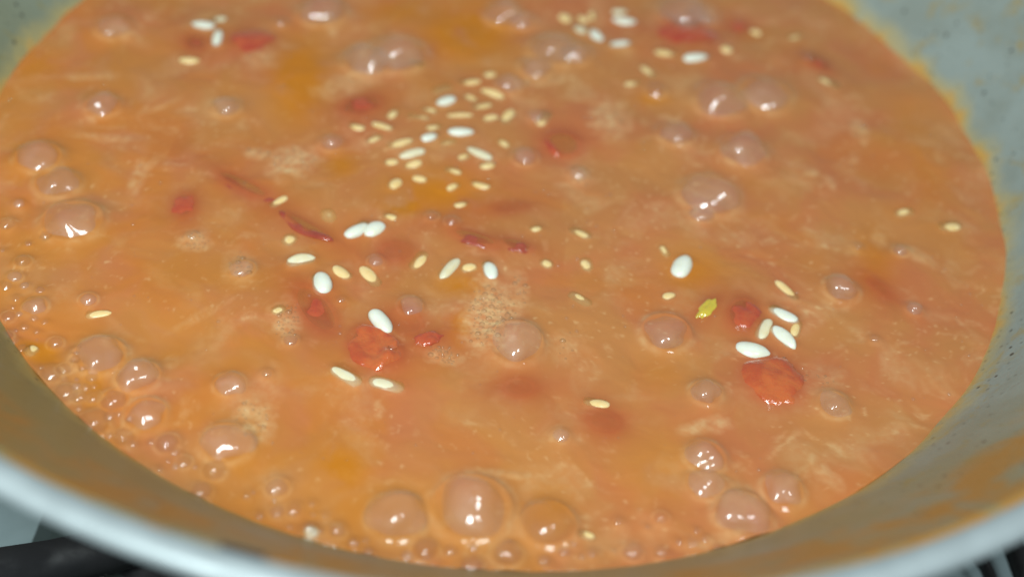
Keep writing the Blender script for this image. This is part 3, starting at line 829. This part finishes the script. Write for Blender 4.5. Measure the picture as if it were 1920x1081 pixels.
# froth: heaps of bubbles too small to pick apart
for x, y, a, b, ang, s, n in FROTH:
    if n < 3:
        continue
    t = math.radians(ang)
    v, f = [], []
    done = []
    tries = 0
    n = int(n * 1.7)
    while len(done) < n and tries < 4000:
        tries += 1
        p, q = random.uniform(-1, 1), random.uniform(-1, 1)
        if p * p + q * q > random.uniform(.25, 1) + .5 * noise.noise(Vector((p * 2 + x, q * 2 + y, 0))):
            continue
        r = random.choice((.24, .26, .30, .34, .40, .5, .75)) * random.uniform(.85, 1.1)
        px, py = x + p * a * math.cos(t) - q * b * math.sin(t), y + p * a * math.sin(t) + q * b * math.cos(t)
        if any(math.hypot(px - c[0], py - c[1]) < (r + c[2]) * .95 for c in done):
            continue
        if math.hypot(px, py) > 128:
            continue
        done.append((px, py, r))
        z0 = surf_h(px, py)
        base = len(v)
        v.append((px / 1000, py / 1000, (z0 + r * .8) / 1000))
        for (rho, hh) in ((.5, .68), (.85, .36), (1.0, -.1)):
            for i in range(10):
                aa = 2 * math.pi * i / 10
                v.append(((px + r * rho * math.cos(aa)) / 1000, (py + r * rho * math.sin(aa)) / 1000, (z0 + r * hh) / 1000))
        for i in range(10):
            i2 = (i + 1) % 10
            f.append((base, base + 1 + i, base + 1 + i2))
            for j in range(2):
                f.append((base + 1 + j * 10 + i, base + 11 + j * 10 + i, base + 11 + j * 10 + i2, base + 1 + j * 10 + i2))
    o = mesh_obj("froth_patch", v, f, M_FROTH, soup)
    o["kind"] = "stuff"

# pinprick bubbles added over the whole surface for their tiny glints
v, f = [], []
for n_ in range(760):
    rr_, aa_ = 128 * math.sqrt(random.random()), random.uniform(0, 6.283)
    px, py, r = rr_ * math.cos(aa_), rr_ * math.sin(aa_), random.choice((.16, .2, .24, .3, .42, .55))
    if fbm(np.array([px / 22 + 4]), np.array([py / 22 - 8]), 2)[0] < -.05:
        continue
    if any(math.hypot(px - b_[0], py - b_[1]) < b_[2] + .5 for b_ in BUBBLES):
        continue
    z0 = surf_h(px, py)
    base = len(v)
    v.append((px / 1000, py / 1000, (z0 + r * .8) / 1000))
    for (rho, hh) in ((.5, .68), (.85, .36), (1.0, -.1)):
        for i in range(10):
            a_ = 2 * math.pi * i / 10
            v.append(((px + r * rho * math.cos(a_)) / 1000, (py + r * rho * math.sin(a_)) / 1000, (z0 + r * hh) / 1000))
    for i in range(10):
        i2 = (i + 1) % 10
        f.append((base, base + 1 + i, base + 1 + i2))
        for j in range(2):
            f.append((base + 1 + j * 10 + i, base + 11 + j * 10 + i, base + 11 + j * 10 + i2, base + 1 + j * 10 + i2))
o = mesh_obj("glint_bubbles", v, f, M_FILM[0], soup)
o["kind"] = "stuff"

# ------------------------------------------------------------------ rice: every grain a thing
def grain_mesh(seed, mat):
    nu, nv = 22, 14
    v, f = [], []
    for j in range(nv + 1):
        p = math.pi * j / nv
        x = -math.cos(p)
        rr_ = math.sin(p) ** .78
        rr_ *= 1 - .10 * x + .05 * noise.noise(Vector((x * 1.5, seed, 0)))
        for i in range(nu):
            a = 2 * math.pi * i / nu
            yy, zz = rr_ * math.cos(a), rr_ * math.sin(a) * .86
            yy += .10 * (1 - x * x) * math.sin(seed)            # slight bow
            if x > .62 and yy > .1:
                yy -= .22 * (x - .62) / .38 * max(0, math.cos(a))   # germ notch
            s = 1 + .04 * noise.noise(Vector((x * 2, yy * 2 + seed * 3, zz * 2)))
            v.append((x * .5, yy * .5 * s, zz * .5 * s))
    for j in range(nv):
        for i in range(nu):
            a, b = j * nu + i, j * nu + (i + 1) % nu
            f.append((a, b, b + nu, a + nu))
    m = bpy.data.meshes.new("rice_grain")
    m.from_pydata(v, [], f)
    m.polygons.foreach_set("use_smooth", [True] * len(m.polygons))
    m.materials.append(mat)
    return m
SUNK = "faint yellowish rice grain sunken among the middle cluster"
GM = [[grain_mesh(s, m_) for s in (0.4, 1.7, 3.9, 5.2)] for m_ in (M_RICE, M_CREAM, M_SOAK)]
for n_, (x, y, L, W, ang, lv, lb) in enumerate(GRAINS):
    o = bpy.data.objects.new("rice_grain", GM[0 if lv > .65 else (1 if lv > .12 else 2)][n_ % 4])
    COL.objects.link(o)
    zt = surf_h(x, y) * .5 + (lv * .5 + .24 if lv < -.1 else lv + .28 if lv < .12 else (lv + .12 if lv < .4 else lv * .72))
    o.location = (x / 1000, y / 1000, (zt - W * .43) / 1000)
    o.rotation_euler = (random.uniform(-.5, .5), random.uniform(-.10, .10), math.radians(ang + random.choice((0, 180))))
    gw = 1.22 if lv > .6 else 1.42
    o.scale = (L * (1.10 if lv > .6 else 1.2) / 1000, W * gw / 1000, W * 1.08 / 1000)
    tag(o, lb, "rice grain", "sunken grains of the middle cluster" if lb == SUNK else "rice grains in the broth")

# ------------------------------------------------------------------ tomato and vegetable pieces
def ico(sub):
    bm = bmesh.new()
    bmesh.ops.create_icosphere(bm, subdivisions=sub, radius=1.0)
    v = [x.co.copy() for x in bm.verts]
    f = [tuple(q.index for q in p.verts) for p in bm.faces]
    bm.free()
    return v, f
ICO = ico(4)

def chunk(form, a, b, c, seed):
    """a, b, c half sizes in mm; top of the piece comes out near +c"""
    if form == 'strip':
        v, f = [], []
        n, m = 22, 10
        for j in range(n + 1):
            u = -1 + 2 * j / n
            wd = math.sqrt(max(0.02, 1 - abs(u) ** 3)) * b
            bend = a * .16 * (1 - u * u) + .7 * noise.noise(Vector((u * 2, seed, 0)))
            lift = .5 * noise.noise(Vector((u * 2.2, seed, 5))) + .25 * math.cos(u * 4 + seed)
            for i in range(m):
                t = 2 * math.pi * i / m
                q, h = wd * math.cos(t), .42 * math.sin(t) * (1 if abs(u) < .95 else .5)
                curl = .35 * (q / max(b, .1)) ** 2 * b * .5
                v.append((u * a, bend + q, c - .45 + lift + h + curl))
        for j in range(n):
            for i in range(m):
                p, q = j * m + i, j * m + (i + 1) % m
                f.append((p, p + m, q + m, q))
        f.append(tuple(range(m)))
        f.append(tuple(range(n * m, n * m + m))[::-1])
        return [Vector(p) for p in v], f
    v = []
    for p in ICO[0]:
        n1 = noise.fractal(p * 1.3 + Vector((seed * 3.1, seed, 0)), 1.0, 2.0, 2)
        n2 = 1 - abs(noise.noise(p * 2.1 + Vector((seed, 0, seed * 2.0)))) * 2
        q = p * (1 + .16 * n1)
        rag = 1 + .30 * noise.fractal(Vector((p.x, p.y, 0)) * 2.4 + Vector((seed, seed * 2, 0)), 1.0, 2.0, 3) * (1 - abs(p.z))
        x, y, z = q.x * a * rag, q.y * b * rag, q.z * c
        top = max(0, p.z)
        if form == 'fold':
            lip = math.exp(-((math.hypot(p.x, p.y) - .66) / .2) ** 2) * (.75 if p.y < .1 else .3)
            crest = math.exp(-((p.x + .42 + .3 * p.y) / .13) ** 2) * (1 if p.y > -.2 else .2)
            z += top * c * (.55 * lip + .5 * crest + .10 * math.exp(-(p.x ** 2 + p.y ** 2) / .14))
            z += top * .10 * c * n2
        elif form == 'flap':
            z += top * c * 1.0 * math.exp(-((p.y - .55) / .2) ** 2)
            z += top * .15 * c * n2
        else:
            z += top * .09 * c * n2
        v.append(Vector((x, y, z)))
    return v, ICO[1]

for n_, (x, y, a, b, ang, lv, form, lb) in enumerate(TOMATOES + VEGETABLES):
    a, b = a * 1.25, b * (1.35 if form != 'strip' else 1.0)
    veg = n_ >= len(TOMATOES)
    c = min(max(b * .55, .9), 2.6 if form != 'fold' else 3.4)
    v, f = chunk(form, a, b, c, n_ * 1.37 + .6)
    zmax = max(p.z for p in v)
    name = "vegetable_scrap" if veg else ("tomato_skin" if form == 'strip' else "tomato_piece")
    mat = M_VEG if veg else (M_SKIN if form == 'strip' else (M_TOM2 if lb.startswith(("orange", "large")) else M_TOM))
    o = mesh_obj(name, [tuple(p / 1000) for p in v], f, mat)
    o.location = (x / 1000, y / 1000, (surf_h(x, y) * .7 + lv + (.14 if form == 'strip' else (.50 if form == "fold" else .26)) - zmax) / 1000)
    o.rotation_euler = (0, 0, math.radians(ang))
    tag(o, lb, "vegetable" if veg else "tomato", None if veg else "tomato pieces in the broth")
